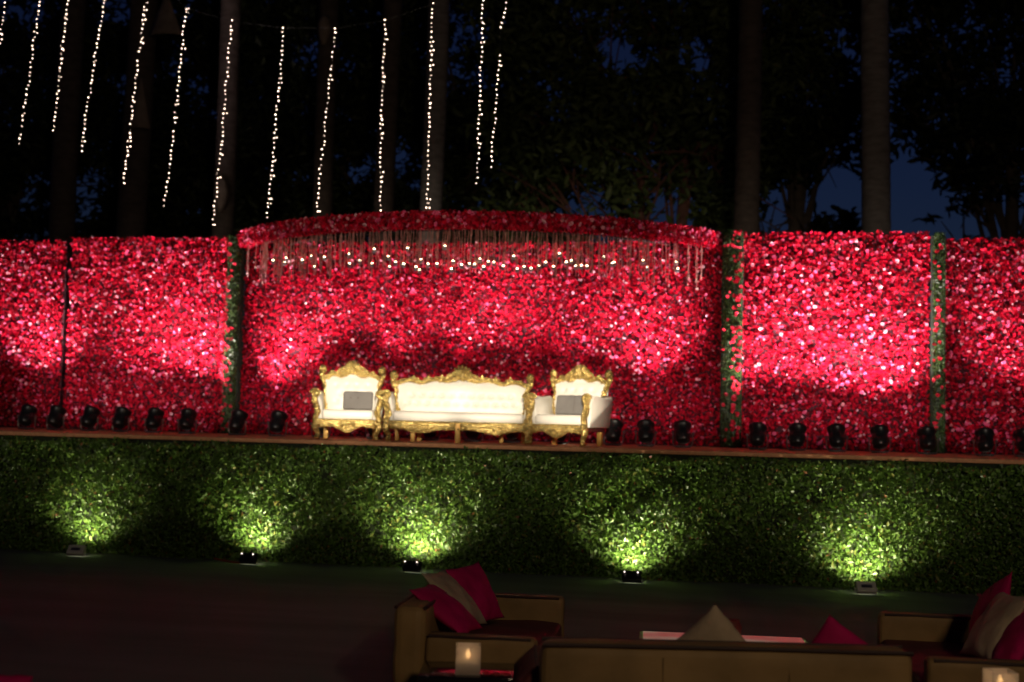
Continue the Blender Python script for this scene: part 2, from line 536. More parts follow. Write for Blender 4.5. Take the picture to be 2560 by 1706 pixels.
for _ in range(300):
    xx = random.uniform(-hw + .05, hw - .05)
    pts.append((xx, bow(xx) - .06 - random.random() * .03, random.uniform(.1, 2.9))); nn.append((random.gauss(0, .35), -1, random.gauss(-.15, .4)))
place_flowers(cen, pts, nn)


# green posts wrapped in leaves with rose petals
def leafy_post(x, y, w, h, label, petals=90, right_petals=False):
    root = thing('leafy_post', label, 'post', (x, y, SZ), 0)
    MB().box((-w * .5 - .03, -.005, .004), (w * .5 + .03, .14, h), .01).build('post', M['core'], root)
    n = int(w * h * 5200)
    a = rng.uniform(0, 2 * math.pi, n); zz = rng.uniform(.02, h + .03, n)
    px = np.clip(np.cos(a) * w * .5, -w / 2, w / 2) + rng.normal(0, .012, n); py = -np.abs(np.sin(a)) * .1 - .02
    nr = np.stack([np.cos(a) + rng.normal(0, .4, n), -np.abs(np.sin(a)) - .3, .2 + rng.normal(0, .5, n)], 1)
    t = rng.random(n)[:, None]
    cl = np.array([.012, .03, .006]) * (1 - t) + np.array([.04, .085, .012]) * t
    tag(link('leaves', scatter('leaves', LEAF_V, LEAF_F, np.stack([px, py, zz], 1), nr, rng.uniform(.016, .03, n), cl), M['leaf'], root), kind='stuff')
    pts = []; nn = []
    for i in range(petals):
        ex = random.uniform(-w / 2, w / 2)
        if right_petals and random.random() < .75: ex = random.uniform(0, w / 2 + .01)
        if not right_petals and random.random() < .75: ex = random.uniform(-w / 2 - .02, 0)
        pts.append((ex, -.13 - random.random() * .02, random.uniform(.05, h))); nn.append((random.gauss(0, .4), -1, random.gauss(0, .4)))
    for p, q in zip(pts, nn):
        o = bpy.data.objects.new('flower', ROSE_ME[random.randrange(3) * 3 + 2]); COL.objects.link(o); o.parent = root
        o.rotation_mode = 'QUATERNION'; o.rotation_quaternion = Vector(q).to_track_quat('Z', 'Y'); o.location = p
        s = random.uniform(.022, .036); o.scale = (s, s, s)


leafy_post(-4.75, 2.45, .17, 2.98, 'slim green leaf-wrapped post left of the canopy', 80)
leafy_post(2.74, 2.40, .24, 3.05, 'green leaf-wrapped pillar dotted with red petals right of the canopy', 120, True)
leafy_post(5.55, 2.48, .13, 3.02, 'slim dark green leafy post between the two right flower panels', 40)

# ------------------------------------------------------------------ canopy
CA, CB, CXM = 3.64, 1.95, -1.08


def arc(x):
    u = (x - CXM) / CA
    return 2.6 - CB * max(0.0, 1 - u * u) ** .8


canopy = thing('flower_canopy', 'curved canopy rim of dark red flowers with a beige string fringe', 'canopy', (CXM, 2.6, SZ))
us = [math.sin(R(-90 + 180 * i / 60)) for i in range(61)]
apath = [Vector((u * CA, arc(CXM + u * CA) - 2.6, 0)) for u in us]
seg = [(apath[i + 1] - apath[i]).length for i in range(60)]
cum = np.concatenate([[0], np.cumsum(seg)]); ALEN = cum[-1]


def along(s):
    i = min(int(np.searchsorted(cum, s, 'right')) - 1, 59); i = max(i, 0)
    f = (s - cum[i]) / seg[i]
    p = apath[i].lerp(apath[i + 1], f); t = (apath[i + 1] - apath[i]).normalized()
    return p, Vector((t.y, -t.x, 0))     # outward (towards the audience)


ZB, ZT = 2.875, 3.035
mb = MB(); vs = []
for i, p in enumerate(apath):
    _, nrm = along(min(cum[i], ALEN - 1e-4))
    for o_, zz in ((.0, ZB + .02), (.0, ZT - .02), (-.12, ZT - .02), (-.12, ZB + .02)): vs.append(p + nrm * o_ + Vector((0, 0, zz)))
fs = [(i * 4 + j, i * 4 + (j + 1) % 4, i * 4 + 4 + (j + 1) % 4, i * 4 + 4 + j) for i in range(60) for j in range(4)]
mb.add(vs, fs).build('rim_frame', M['backing'], canopy, smooth=False)
n = 9500
P = []; Nn = []
for i in range(n + 300):
    p, nrm = along(random.random() * ALEN * .9999)
    r = random.random()
    if r < .62: q = p + nrm * random.uniform(.005, .06) + Vector((0, 0, random.uniform(ZB - .02, ZT + .02))); d = nrm
    elif r < .78: q = p + nrm * random.uniform(-.13, .03) + Vector((0, 0, ZB - random.random() * .02)); d = Vector((0, 0, -1)) + nrm * .3
    elif r < .9: q = p + nrm * random.uniform(-.13, .03) + Vector((0, 0, ZT + random.random() * .05)); d = Vector((0, 0, 1)) + nrm * .4
    else: q = p - nrm * random.uniform(.13, .17) + Vector((0, 0, random.uniform(ZB, ZT))); d = -nrm
    if i >= n:
        q = p + nrm * random.uniform(.04, .075) + Vector((0, 0, random.uniform(ZB - .02, ZT + .03))); d = nrm
    d = d + Vector((random.gauss(0, .4), random.gauss(0, .4), random.gauss(0, .4)))
    P.append(q[:]); Nn.append(d[:])
me = scatter('flower_mass', ROSE_V, ROSE_F, np.array(P[:n]), np.array(Nn[:n]), rng.uniform(.018, .036, n), red_colors(n, .07))
tag(link('flower_mass', me, M['petal'], canopy), kind='stuff')
place_flowers(canopy, P[n:], Nn[n:], .024, .038)
# fringe cords, one object each
cord_me = []
for k in range(6):
    mb = MB(); L = 1.0
    pts = [(.006 * math.sin(i * 1.3 + k) , .006 * math.cos(i * 1.7 + k), -i / 8) for i in range(9)]
    mb.tube(pts, [.0046] * 9, 5)
    me = mb.mesh('fringe_cord'); me.materials.append(M['tinsel']); cord_me.append(me)
for i in range(300):
    s = ALEN * (i + random.uniform(-.6, .6)) / 300
    if s < .35 or s > ALEN - .35: continue
    if (s < 1.3 or s > ALEN - 1.3) and random.random() < .6: continue
    p, nrm = along(s)
    o = bpy.data.objects.new('fringe_cord', random.choice(cord_me)); COL.objects.link(o); o.parent = canopy
    q = p - nrm * random.choice([-.01, .03, .08, .12])
    o.location = (q.x, q.y, ZB)
    o.scale = (random.uniform(.7, 1.3),) * 2 + (random.uniform(.40, .68),)
    o.rotation_euler = (0, 0, random.random() * 6)

# small lights hanging under the canopy
HL = [(-3.83, 1.65, 4.02), (-3.79, 2.02, 4.04), (-3.76, 2.0, 4.1), (-3.26, 1.3, 3.98), (-3.14, 1.34, 4.04), (-3.14, 1.49, 3.91), (-3.03, 1.58, 4.06), (-2.61, 1.41, 4.08), (-2.44, 0.91, 3.88), (-2.43, 1.35, 3.98), (-2.16, 1.13, 4.11), (-2.09, 0.81, 3.87), (-1.96, 1.23, 3.88), (-1.9, 0.92, 3.98), (-1.76, 0.8, 3.89), (-1.66, 1.03, 4.11), (-1.64, 0.78, 3.86), (-1.57, 1.18, 3.87), (-1.52, 1.17, 3.83), (-1.46, 1.01, 3.95), (-1.36, 1.01, 3.89), (-1.17, 0.75, 3.86), (-1.07, 0.75, 4.1), (-1.04, 1.15, 3.95), (-0.97, 0.75, 3.79), (-0.89, 1.0, 3.88), (-0.72, 0.72, 3.86), (-0.65, 0.72, 3.85), (-0.59, 0.78, 3.93), (-0.62, 1.18, 3.87), (-0.53, 0.74, 3.82), (-0.5, 0.89, 3.91), (-0.45, 1.05, 3.92), (-0.42, 0.9, 3.9), (-0.35, 1.21, 3.89), (-0.19, 1.09, 4.01), (-0.14, 1.11, 3.84), (-0.05, 1.12, 3.87), (0.02, 1.29, 3.87), (0.14, 1.17, 3.89), (0.27, 0.96, 3.91), (0.36, 1.09, 3.87), (0.45, 0.97, 4.03), (0.54, 1.01, 3.92), (0.6, 1.08, 3.95), (0.63, 1.34, 3.91), (0.73, 1.14, 3.89), (0.79, 1.27, 3.9), (0.99, 1.51, 4.06), (1.12, 1.43, 3.96), (1.13, 1.58, 3.99), (1.5, 1.96, 4.07), (1.57, 1.86, 3.96), (1.95, 2.2, 4.08), (1.98, 2.03, 3.96)]
cup_me = MB().lathe([(.012, -.03), (.026, -.022), (.03, .0), (.027, .02)], 10).mesh('glass_cup'); cup_me.materials.append(M['metal'])
hb_me = MB().ball((0, 0, .018), .0165, 8, 6).mesh('bulb'); hb_me.materials.append(M['warmbulb'])
hc_me = MB().tube([(0, 0, 0), (.004, 0, .5), (0, 0, 1)], .0035, 4).mesh('cord'); hc_me.materials.append(M['tinsel'])
# rods that carry the hanging lights inside the rim
for off in (.35, .7):
    mb = MB(); pp = []
    for i in range(4, 57):
        p, nrm = along(cum[i]); pp.append(p * 1 - nrm * off + Vector((0, 0, ZB + .05)))
    mb.tube(pp, .008, 6).build('support_rail', M['wire'], canopy)
for (hx, hy, hz) in HL:
    t = thing('hanging_light', 'small warm light hanging on a cord among the canopy fringe', 'hanging light', (hx, hy, hz), 0, 'small lights hanging under the flower canopy')
    link('bulb', hb_me, None, t); link('cup', cup_me, None, t)
    c = link('cord', hc_me, None, t); c.location = (0, 0, .04); c.scale = (1, 1, SZ + ZB + .05 - hz - .04)

# ================================================================== uplights on the deck
def par_meshes():
    m = Matrix.Translation((0, 0, .17)) @ Matrix.Rotation(R(-32), 4, 'X')
    body = MB().lathe([(.045, -.12), (.075, -.11), (.088, -.085), (.09, -.04), (.096, -.035), (.096, .02), (.09, .025), (.10, .09), (.108, .10), (.108, .125), (.098, .125), (.092, .10)], 20, m)
    for k in range(10):
        a = 2 * math.pi * k / 10
        q = m @ Vector((.093 * math.cos(a), .093 * math.sin(a), -.06)); q2 = m @ Vector((.093 * math.cos(a), .093 * math.sin(a), .0))
        body.tube([q, q2], .006, 5)
    lens = MB().lathe([(.0, .098), (.09, .099), (.09, .101), (.0, .102)], 20, m)
    yoke = MB()
    yoke.tube([(-.118, 0, .17), (-.118, 0, .05), (-.10, 0, .016), (.10, 0, .016), (.118, 0, .05), (.118, 0, .17)], .009, 6)
    yoke.ball((-.122, 0, .17), .018); yoke.ball((.122, 0, .17), .018)
    foot = MB().box((-.09, -.07, .002), (.09, .07, .014), .004)
    out = []
    for nm, mb, mt in (('housing', body, 'black'), ('lens', lens, 'lens'), ('bracket', yoke, 'metal'), ('foot', foot, 'black')):
        me = mb.mesh(nm); me.set_sharp_from_angle(angle=R(35)); me.materials.append(M[mt]); out.append((nm, me))
    return out


PAR = par_meshes()
ORD = ['first', 'second', 'third', 'fourth', 'fifth', 'sixth']
# x, watts, aim height above deck, aim dx, group label
UPL = [
    (-7.59, 170, 1.55, -.35, 'at the foot of the far left flower panel', 1), (-7.12, 20, 1.9, .0, 'at the foot of the far left flower panel', 2),
    (-6.58, 90, 1.75, .2, 'at the foot of the left flower panel', 1), (-6.08, 170, 1.7, .1, 'at the foot of the left flower panel', 2), (-5.55, 190, 1.6, .0, 'at the foot of the left flower panel', 3), (-5.04, 170, 1.45, -.05, 'at the foot of the left flower panel', 4),
    (-4.27, 190, 1.0, .15, 'between leafy post and left white armchair', 1), (-3.67, 110, 1.3, .0, 'between leafy post and left white armchair', 2),
    (-3.02, 120, 1.5, .0, None, 0), (-2.2, 140, 1.4, 0, None, 9), (-1.41, 150, 1.45, .1, None, 1), (-.8, 120, 1.4, .05, None, 2), (-.24, 170, 1.2, -.05, None, 3), (.42, 150, 1.35, 0, None, 4),
    (1.16, 120, 1.5, .0, None, 5), (1.6, 190, 1.3, .0, 'between right white armchair and leafy pillar', 1), (2.1, 90, 1.6, -.1, 'between right white armchair and leafy pillar', 2),
    (3.09, 170, 1.75, -.05, 'at the foot of the right flower panel', 1), (3.61, 160, 1.6, .0, 'at the foot of the right flower panel', 2), (4.12, 140, 1.5, .1, 'at the foot of the right flower panel', 3), (4.67, 150, 1.4, .1, 'at the foot of the right flower panel', 4), (5.27, 110, 1.3, -.35, 'at the foot of the right flower panel', 5),
    (5.98, 15, 1.5, .3, 'at the foot of the far right dark flower panel', 1), (6.47, 130, 1.2, .2, 'at the foot of the far right dark flower panel', 2)]
for (ux, wts, ah, dx, where, k) in UPL:
    if where: lab = f'{ORD[k-1]} black uplight from the left, {where}'
    elif k == 0: lab = 'black uplight half hidden behind the left white armchair'
    elif k == 9: lab = 'black uplight on the deck right behind the left white armchair'
    elif k == 5: lab = 'black uplight half hidden behind the right white armchair'
    else: lab = f'{ORD[k-1]} from the left of the uplights seen under the white sofa'
    lab = ' '.join(lab.split())
    uy = 1.62 + random.uniform(-.03, .03)
    t = thing('stage_uplight', lab, 'uplight', (ux, uy, SZ + .002), random.uniform(-.12, .12), 'black uplights along the stage deck')
    for nm, me in PAR: link(nm, me, None, t)
    t.scale = (1.12, 1.12, 1.12)
    mid = -4.4 < ux < 2.4
    if mid: cone, tz, pw = random.uniform(42, 52), ah + random.uniform(.2, .7), 4.4 * random.choice([.55, 1, 1.35])
    else: cone, tz, pw = 88, ah + 1.7 + random.uniform(-.5, .6), 4.6 * random.choice([.5, 1, 1.15])
    s = spot('uplight_beam', (0, 0, 0), (0, 0, -1), wts * pw, (1.0, .78, .86), cone, 1.0, .09)
    aim(s, (ux, uy + .13, SZ + .40), (ux + dx * 2, 2.7, SZ + tz))

# ================================================================== floodlights at the hedge foot
def floodlight(x, y, white, label, watts):
    t = thing('garden_floodlight', label, 'floodlight', (x, y, GZ + .002), random.uniform(-.15, .15), 'floodlights on the ground in front of the hedge')
    tilt = Matrix.Translation((0, 0, .075)) @ Matrix.Rotation(R(-38), 4, 'X')
    body = MB().box((-.11, -.035, -.065), (.11, .03, .065), .01, tilt)
    if not white:
        for k in range(7): body.box((-.09 + k * .03 - .004, -.055, -.05), (-.09 + k * .03 + .004, -.035, .05), 0, tilt)
    body.build('housing', M['white'] if white else M['black'], t)
    MB().box((-.095, .031, -.05), (.095, .036, .05), 0, tilt).build('lens', M['floodlens'], t)
    br = MB().tube([(-.122, 0, .075), (-.122, 0, .012), (.122, 0, .012), (.122, 0, .075)], .008, 6)
    br.build('bracket', M['white'] if white else M['metal'], t)
    if not white:
        for gx in (-.085, .07): MB().ball((gx, -.035, .135), .008, 6, 4).build('glint_dot', M['glint'], t)  # added glowing dots stand in for bright glints on the housing
    if white: MB().box((-.06, -.041, -.02), (.06, -.036, .02), 0, tilt).build('rating_plate', M['metal'], t)
    s = spot('flood_beam', (0, 0, 0), (0, 0, -1), watts * 9.5, (1.0, .90, .62), 140, 1.0, .05)
    aim(s, (x, y + .07, GZ + .13), (x, -.1, GZ + .85))


floodlight(-5.50, -.50, True, 'white backed floodlight at the left end of the hedge', 9)
floodlight(-3.17, -.50, False, 'small black floodlight at the hedge foot beside a red cable', 12)
floodlight(-1.06, -.54, False, 'black floodlight at the hedge foot behind the left lounge sofa', 20)
floodlight(1.60, -.56, False, 'black floodlight at the hedge foot below the right white armchair', 14)
floodlight(4.26, -.58, True, 'white backed floodlight at the right part of the hedge', 16)
mb = MB().tube([(-3.75, -.22, GZ + .02), (-3.6, -.3, GZ + .014), (-3.42, -.42, GZ + .012), (-3.28, -.50, GZ + .02)], .012, 6)
tag(mb.build('power_cable', M['cable']), 'short red cable running to the small black floodlight', 'cable')

# ================================================================== white and gold throne furniture
def scroll(mb, c, r, sgn=1, n=14, turns=1.4, th=.016, y=0):
    pts = []; rad = []
    for i in range(n):
        f = i / (n - 1); a = f * turns * 2 * math.pi
        rr = r * (1 - .8 * f)
        pts.append((c[0] + sgn * rr * math.cos(a), c[1] - .01 * f + y, c[2] + rr * math.sin(a))); rad.append(th * (1 - .35 * f))
    mb.tube(pts, rad, 6)


def carve(mb, pts, r, step=.035, jit=.012, rs=(.012, .022)):
    """lumpy carved relief along a path"""
    pts = [Vector(p) for p in pts]
    rad = [r * random.uniform(.85, 1.2) for _ in pts]
    mb.tube(pts, rad, 7)
    for a, b_ in zip(pts, pts[1:]):
        k = max(1, int((b_ - a).length / step))
        for i in range(k):
            p = a.lerp(b_, (i + random.random()) / k)
            rr = random.uniform(*rs)
            mb.ball((p.x + random.uniform(-jit, jit), p.y - r * .6 + random.uniform(-jit, 0), p.z + random.uniform(-jit, jit)), (rr, rr * .8, rr * random.uniform(.8, 1.4)), 6, 4)


def curve(pts, n=24):
    pts = [Vector(p) for p in pts]; out = []
    P = [pts[0]] + pts + [pts[-1]]
    segs = len(pts) - 1
    for i in range(n + 1):
        t = i / n * segs; k = min(int(t), segs - 1); f = t - k
        p0, p1, p2, p3 = P[k], P[k + 1], P[k + 2], P[k + 3]
        out.append(.5 * ((2 * p1) + (p2 - p0) * f + (2 * p0 - 5 * p1 + 4 * p2 - p3) * f * f + (3 * p1 - p0 - 3 * p2 + p3) * f ** 3))
    return out


def throne(name, label, cat, loc, rz, w, sofa=False):
    t = thing(name, label, cat, loc, rz)
    h = w / 2
    yb = .22
    ztop = .79 if sofa else .85
    # seat
    MB().box((-h + .11, -.36, .265), (h - .11, .26, .40), .045).build('seat_cushion', M['leather'], t)
    # back upholstery
    nx, nz = (64 if sofa else 34), 26
    bx = h - .10
    waves = 5 if sofa else 3
    def top(u): return ztop + .018 * math.cos(u * waves * math.pi) - .03 * u * u + (.03 * math.exp(-(u * 3) ** 2))
    pitch_x, pitch_z = .13, .11
    buttons = []
    zs0 = .36
    for r_ in range(1, 4):
        zc = .40 + r_ * pitch_z
        if zc > ztop - .1: continue
        k = int(2 * bx / pitch_x)
        for c in range(-k, k + 1):
            xc = (c + (.5 if r_ % 2 else 0)) * pitch_x
            if abs(xc) < bx - .12: buttons.append((xc, zc))
    def ysurf(x, z):
        u = x / bx
        d = -.05 * (1 - u ** 4) * max(0, 1 - ((z - .58) / .26) ** 4) if abs(z - .58) < .26 else 0
        for (xc, zc) in buttons:
            q = ((x - xc) ** 2 + (z - zc) ** 2) / .028 ** 2
            if q < 6: d += .026 * math.exp(-q)
        return yb + .16 * (z - .36) + d
    vs = []; fs = []
    for j in range(nz + 1):
        for i in range(nx + 1):
            u = -1 + 2 * i / nx
            zz = zs0 + (top(u) - zs0) * j / nz
            xx = u * (bx + .035 * (j / nz))
            vs.append((xx, ysurf(u * bx, zz), zz))
    for j in range(nz):
        for i in range(nx):
            a = j * (nx + 1) + i; fs.append((a, a + 1, a + nx + 2, a + nx + 1))
    off = len(vs)
    for j in (0, nz):
        for i in range(nx + 1):
            x_, y_, z_ = vs[j * (nx + 1) + i]; vs.append((x_, yb + .16 * (z_ - .36) + .09, z_))
    for i in range(nx):
        fs.append((off + i + 1, off + i, off + nx + 1 + i, off + nx + 2 + i))
        fs.append((i + 1, i, off + i, off + i + 1))
        a = nz * (nx + 1) + i; fs.append((a, a + 1, off + nx + 2 + i, off + nx + 1 + i))
    br = MB().add(vs, fs).build('backrest', M['leather'], t, sharp=60)
    bm_ = MB().ball((0, 0, 0), (.011, .007, .011), 8, 5).mesh('button'); bm_.materials.append(M['button'])
    for (xc, zc) in buttons:
        o = link('button', bm_, None, br); o.location = (xc, ysurf(xc, zc) - .004, zc)
    # gilt back frame
    fr = MB()
    yt = lambda z: yb + .16 * (z - .36) + .02
    for s in (-1, 1):
        side = curve([(s * (h - .13), yt(.38), .38), (s * (h - .075), yt(.55), .55), (s * (h - .10), yt(.68), .68), (s * (h - .045), yt(.80), ztop - .02), (s * (h - .03), yt(.9), ztop + .06)], 16)
        carve(fr, side, .037, .024, .018, (.016, .028))
        scroll(fr, (s * (h - .055), yt(.92) - .03, ztop + .075), .045, s)
        fr.ball((s * (h - .045), yt(.9) - .02, ztop + .10), (.056, .042, .062), 8, 6)
        fr.ball((s * (h - .03), yt(.8) - .02, ztop + .02), (.035, .03, .045), 8, 6)
    rail = [(u * (h - .06), yt(ztop) - .005, top(u) + .03) for u in [i / 20 - 1 for i in range(41)]]
    carve(fr, rail, .036, .022, .02, (.015, .028))
    if sofa:
        for u in (-.72, -.5, -.3, .3, .5, .72):
            x_ = u * (h - .06); fr.ball((x_, yt(ztop) - .02, top(u) + .065), (.04, .03, .03), 8, 5)
            fr.ball((x_, yt(ztop) - .03, top(u) + .092), (.018, .018, .02), 6, 4)
            scroll(fr, (x_ - .04, yt(ztop) - .03, top(u) + .05), .026, -1, 10, 1.1, .010); scroll(fr, (x_ + .04, yt(ztop) - .03, top(u) + .05), .026, 1, 10, 1.1, .010)
    bf = fr.build('back_frame', M['gold'], t)
    # crest
    cr = MB(); cw = .23 if sofa else .22; ch = .20 if sofa else .175
    for k in range(9):      # palmette
        a = R(20 + 140 * k / 8)
        L = ch * (.75 + .25 * math.sin(a))
        cr.tube(curve([(0, yt(.9) - .03, ztop + .05), (.5 * L * math.cos(a) * 1.1, yt(.9) - .06, ztop + .05 + .5 * L * math.sin(a)), (L * math.cos(a) * .9, yt(.9) - .03, ztop + .05 + L * math.sin(a))], 5), [.012, .016, .02, .022, .022, .016], 6)
    for k in range(60):
        a = random.uniform(0, math.pi); rr = math.sqrt(random.random())
        x_ = math.cos(a) * rr * cw; z_ = math.sin(a) * rr * ch * (1 - .35 * abs(math.cos(a)))
        q = random.uniform(.012, .024); cr.ball((x_, yt(.9) - .035 - random.random() * .025, ztop + .035 + z_), (q, q, q), 6, 4)
    for s in (-1, 1):
        scroll(cr, (s * cw * .62, yt(.9) - .05, ztop + .075), .05, s, 14, 1.3, .016)
        scroll(cr, (s * (cw + .05), yt(.9) - .04, ztop + .05), .035, s, 12, 1.2, .013)
    cr.ball((0, yt(.9) - .06, ztop + .08), (.04, .03, .05), 10, 6)
    cr.build('crest', M['gold'], bf)
    # arms
    for s in (-1, 1):
        prof = [(.30, .24), (.30, .60), (.22, .655), (.0, .63), (-.2, .645), (-.31, .64), (-.35, .59), (-.33, .52), (-.29, .44), (-.30, .34), (-.33, .24)]
        vs = []
        for k, xo in enumerate((-.052, -.04, .04, .052)):
            sc = .96 if k in (0, 3) else 1.0
            for (py, pz) in prof:
                flare = .06 * max(0, (pz - .3) / .35) ** 2
                vs.append((s * (h - .065 + flare) + xo, py * sc, .44 + (pz - .44) * sc))
        m_ = len(prof); fs = []
        for k in range(3):
            for i in range(m_): fs.append((k * m_ + i, k * m_ + (i + 1) % m_, (k + 1) * m_ + (i + 1) % m_, (k + 1) * m_ + i))
        fs += [tuple(range(m_ - 1, -1, -1)), tuple(range(3 * m_, 4 * m_))]
        ar = MB().add(vs, fs).build('armrest', M['leather'], t, sharp=50)
        ap = MB()
        xa = s * (h - .03)
        path = curve([(xa, -.36, .60), (xa + s * .012, -.40, .53), (xa - s * .012, -.375, .44), (xa - s * .03, -.39, .36), (xa - s * .005, -.42, .28), (xa - s * .02, -.40, .22)], 18)
        carve(ap, path, .042, .022, .02, (.018, .03))
        scroll(ap, (xa, -.40, .605), .062, s, 14, 1.3, .024)
        ap.ball((xa, -.38, .61), (.035, .03, .035), 8, 6)
        ap.build('arm_post', M['gold'], ar)
    # aprons
    ap = MB()
    def low(u): return .175 - .06 * math.exp(-(u * 3.0) ** 2) - .025 * math.cos(u * math.pi * 2) * .5
    if sofa:
        def low(u): return .17 - .05 * math.exp(-((abs(u) - .55) * 5.5) ** 2)
    N_ = 40; vs = []
    for i in range(N_ + 1):
        u = -1 + 2 * i / N_; xx = u * (h - .07)
        for yy_, zz in ((-.385, low(u)), (-.40, .23), (-.385, .275), (-.33, .275), (-.33, low(u))): vs.append((xx, yy_, zz))
    fs = [(i * 5 + j, i * 5 + (j + 1) % 5, i * 5 + 5 + (j + 1) % 5, i * 5 + 5 + j) for i in range(N_) for j in range(5)]
    ap.add(vs, fs)
    carve(ap, [(u * (h - .07), -.385, low(u) + .006) for u in [i / 16 - 1 for i in range(33)]], .013, .03, .01, (.009, .017))
    carve(ap, [(u * (h - .07), -.39, .262) for u in [i / 16 - 1 for i in range(33)]], .011, .035, .006, (.007, .012))
    for uc in ((-.55, .55) if sofa else (0,)):
        for k in range(26):
            a = random.uniform(0, 6.28); rr = math.sqrt(random.random()) * .085
            q = random.uniform(.011, .022); ap.ball((uc * (h - .07) + rr * math.cos(a), -.405 - random.random() * .02, .18 + rr * math.sin(a) * .75), q, 6, 4)
        for s in (-1, 1): scroll(ap, (uc * (h - .07) + s * .085, -.41, .205), .03, s, 10, 1.2, .011)
    ap.build('apron', M['gold'], t)
    sr = MB()
    for s in (-1, 1): sr.box((s * (h - .09) - .02, -.33, .19), (s * (h - .09) + .02, .28, .24), .005)
    sr.box((-h + .07, .245, .19), (h - .07, .285, .24), .005)
    sr.build('side_rail', M['maroon'], t)
    # legs
    for s in (-1, 1):
        lg = MB()
        path = curve([(s * (h - .07), -.38, .25), (s * (h - .035), -.41, .17), (s * (h - .075), -.385, .08), (s * (h - .06), -.40, .02)], 14)
        rad = [.058, .058, .056, .054, .05, .047, .043, .039, .036, .034, .034, .035, .038, .042, .044]
        lg.tube(path, rad, 8)
        for k in range(14):
            p = path[random.randrange(0, 8)]; q = random.uniform(.01, .018); lg.ball((p.x + random.uniform(-.02, .02), p.y - .03, p.z + random.uniform(-.015, .015)), q, 6, 4)
        lg.ball((s * (h - .06), -.41, .03), (.034, .036, .028), 8, 6)
        lg.build('leg', M['gold'], t)
    xs = [-(h - .12), h - .12] + ([-.55, .55] if sofa else [])
    for x_ in xs:
        MB().box((x_ - .03, .20, .0), (x_ + .03, .26, .21), .006).build('leg', M['goldwood'], t)
    if sofa:
        MB().box((-.035, -.40, .0), (.035, -.34, .26), .008).build('leg', M['goldwood'], t)
        MB().box((-.62, -.30, .0), (-.56, -.24, .24), .008).build('leg', M['goldwood'], t)
    return t


throne('throne_armchair', 'white and gold carved armchair on the left of the white sofa', 'armchair', (-2.31, .72, SZ + .003), R(13), .90)
throne('throne_sofa', 'long white tufted sofa with gold carved frame in the stage centre', 'sofa', (-.80, .74, SZ + .003), R(9), 1.93, True)
throne('throne_armchair', 'white and gold carved armchair angled inwards on the right of the sofa', 'armchair', (.66, .78, SZ + .003), R(-19), .90)

def seat_pad(label, chair_loc, rz, dx, w, h, seam):
    # upright grey pad leaning on an armchair's back
    t = tag(MB().box((-w / 2, -.035, 0), (w / 2, .035, h), .028).build('back_cushion', M['greypad']), label, 'cushion', 'grey pads on the white armchairs')
    c, s_ = math.cos(rz), math.sin(rz)
    lx, ly = dx, .10
    t.location = (chair_loc[0] + c * lx - s_ * ly, chair_loc[1] + s_ * lx + c * ly, chair_loc[2] + .404)
    t.rotation_euler = (R(-10), 0, rz)
    if seam:
        sm = MB().tube([(w * .03, -.036, .02), (w * .035, -.0375, h * .5), (w * .03, -.036, h - .02)], .003, 5)
        sm.build('seam', M['greypad_dark'], t)
    else:
        for bx_ in (-.10, .0): MB().ball((bx_, -.036, h * .62), (.010, .005, .010), 8, 5).build('button', M['greypad_dark'], t)
    soften(t, .012, .12)



seat_pad('grey rectangular cushion on the left white armchair', (-2.31, .72, SZ + .003), R(13), .10, .40, .25, False)
seat_pad('grey rectangular cushion on the right white armchair', (.66, .78, SZ + .003), R(-19), .0, .52, .26, True)


# ================================================================== lounge furniture in the foreground
def cushion(name, label, loc, rot, size, material, group, thick=.13):
    n_ = 16; vs = []; fs = []
    for sgn in (1, -1):
        for j in range(n_ + 1):
            for i in range(n_ + 1):
                u = -1 + 2 * i / n_; v = -1 + 2 * j / n_
                e = max(0, (1 - u ** 2)) ** .55 * max(0, (1 - v ** 2)) ** .55
                pinch = 1 - .07 * (1 - u * u) * abs(v) ** 3 - .0
                pinch2 = 1 - .07 * (1 - v * v) * abs(u) ** 3
                wr = .006 * math.sin(u * 7 + v * 3) * math.sin(v * 5 - u) * e
                vs.append((u * size / 2 * pinch2, sgn * (thick / 2 * e + wr) , v * size / 2 * pinch))
    m_ = (n_ + 1) ** 2
    for k in range(2):
        for j in range(n_):
            for i in range(n_):
                a = k * m_ + j * (n_ + 1) + i
                q = (a, a + 1, a + n_ + 2, a + n_ + 1)
                fs.append(q if k else q[::-1])
    o = MB().add(vs, fs).build(name, material, sharp=170)
    bm = bmesh.new(); bm.from_mesh(o.data); bmesh.ops.remove_doubles(bm, verts=bm.verts, dist=.0008); bm.to_mesh(o.data); bm.free()
    o.location = loc; o.rotation_euler = rot
    tag(o, label, 'cushion', group)
    soften(o, .018, .11, 1)
    return o


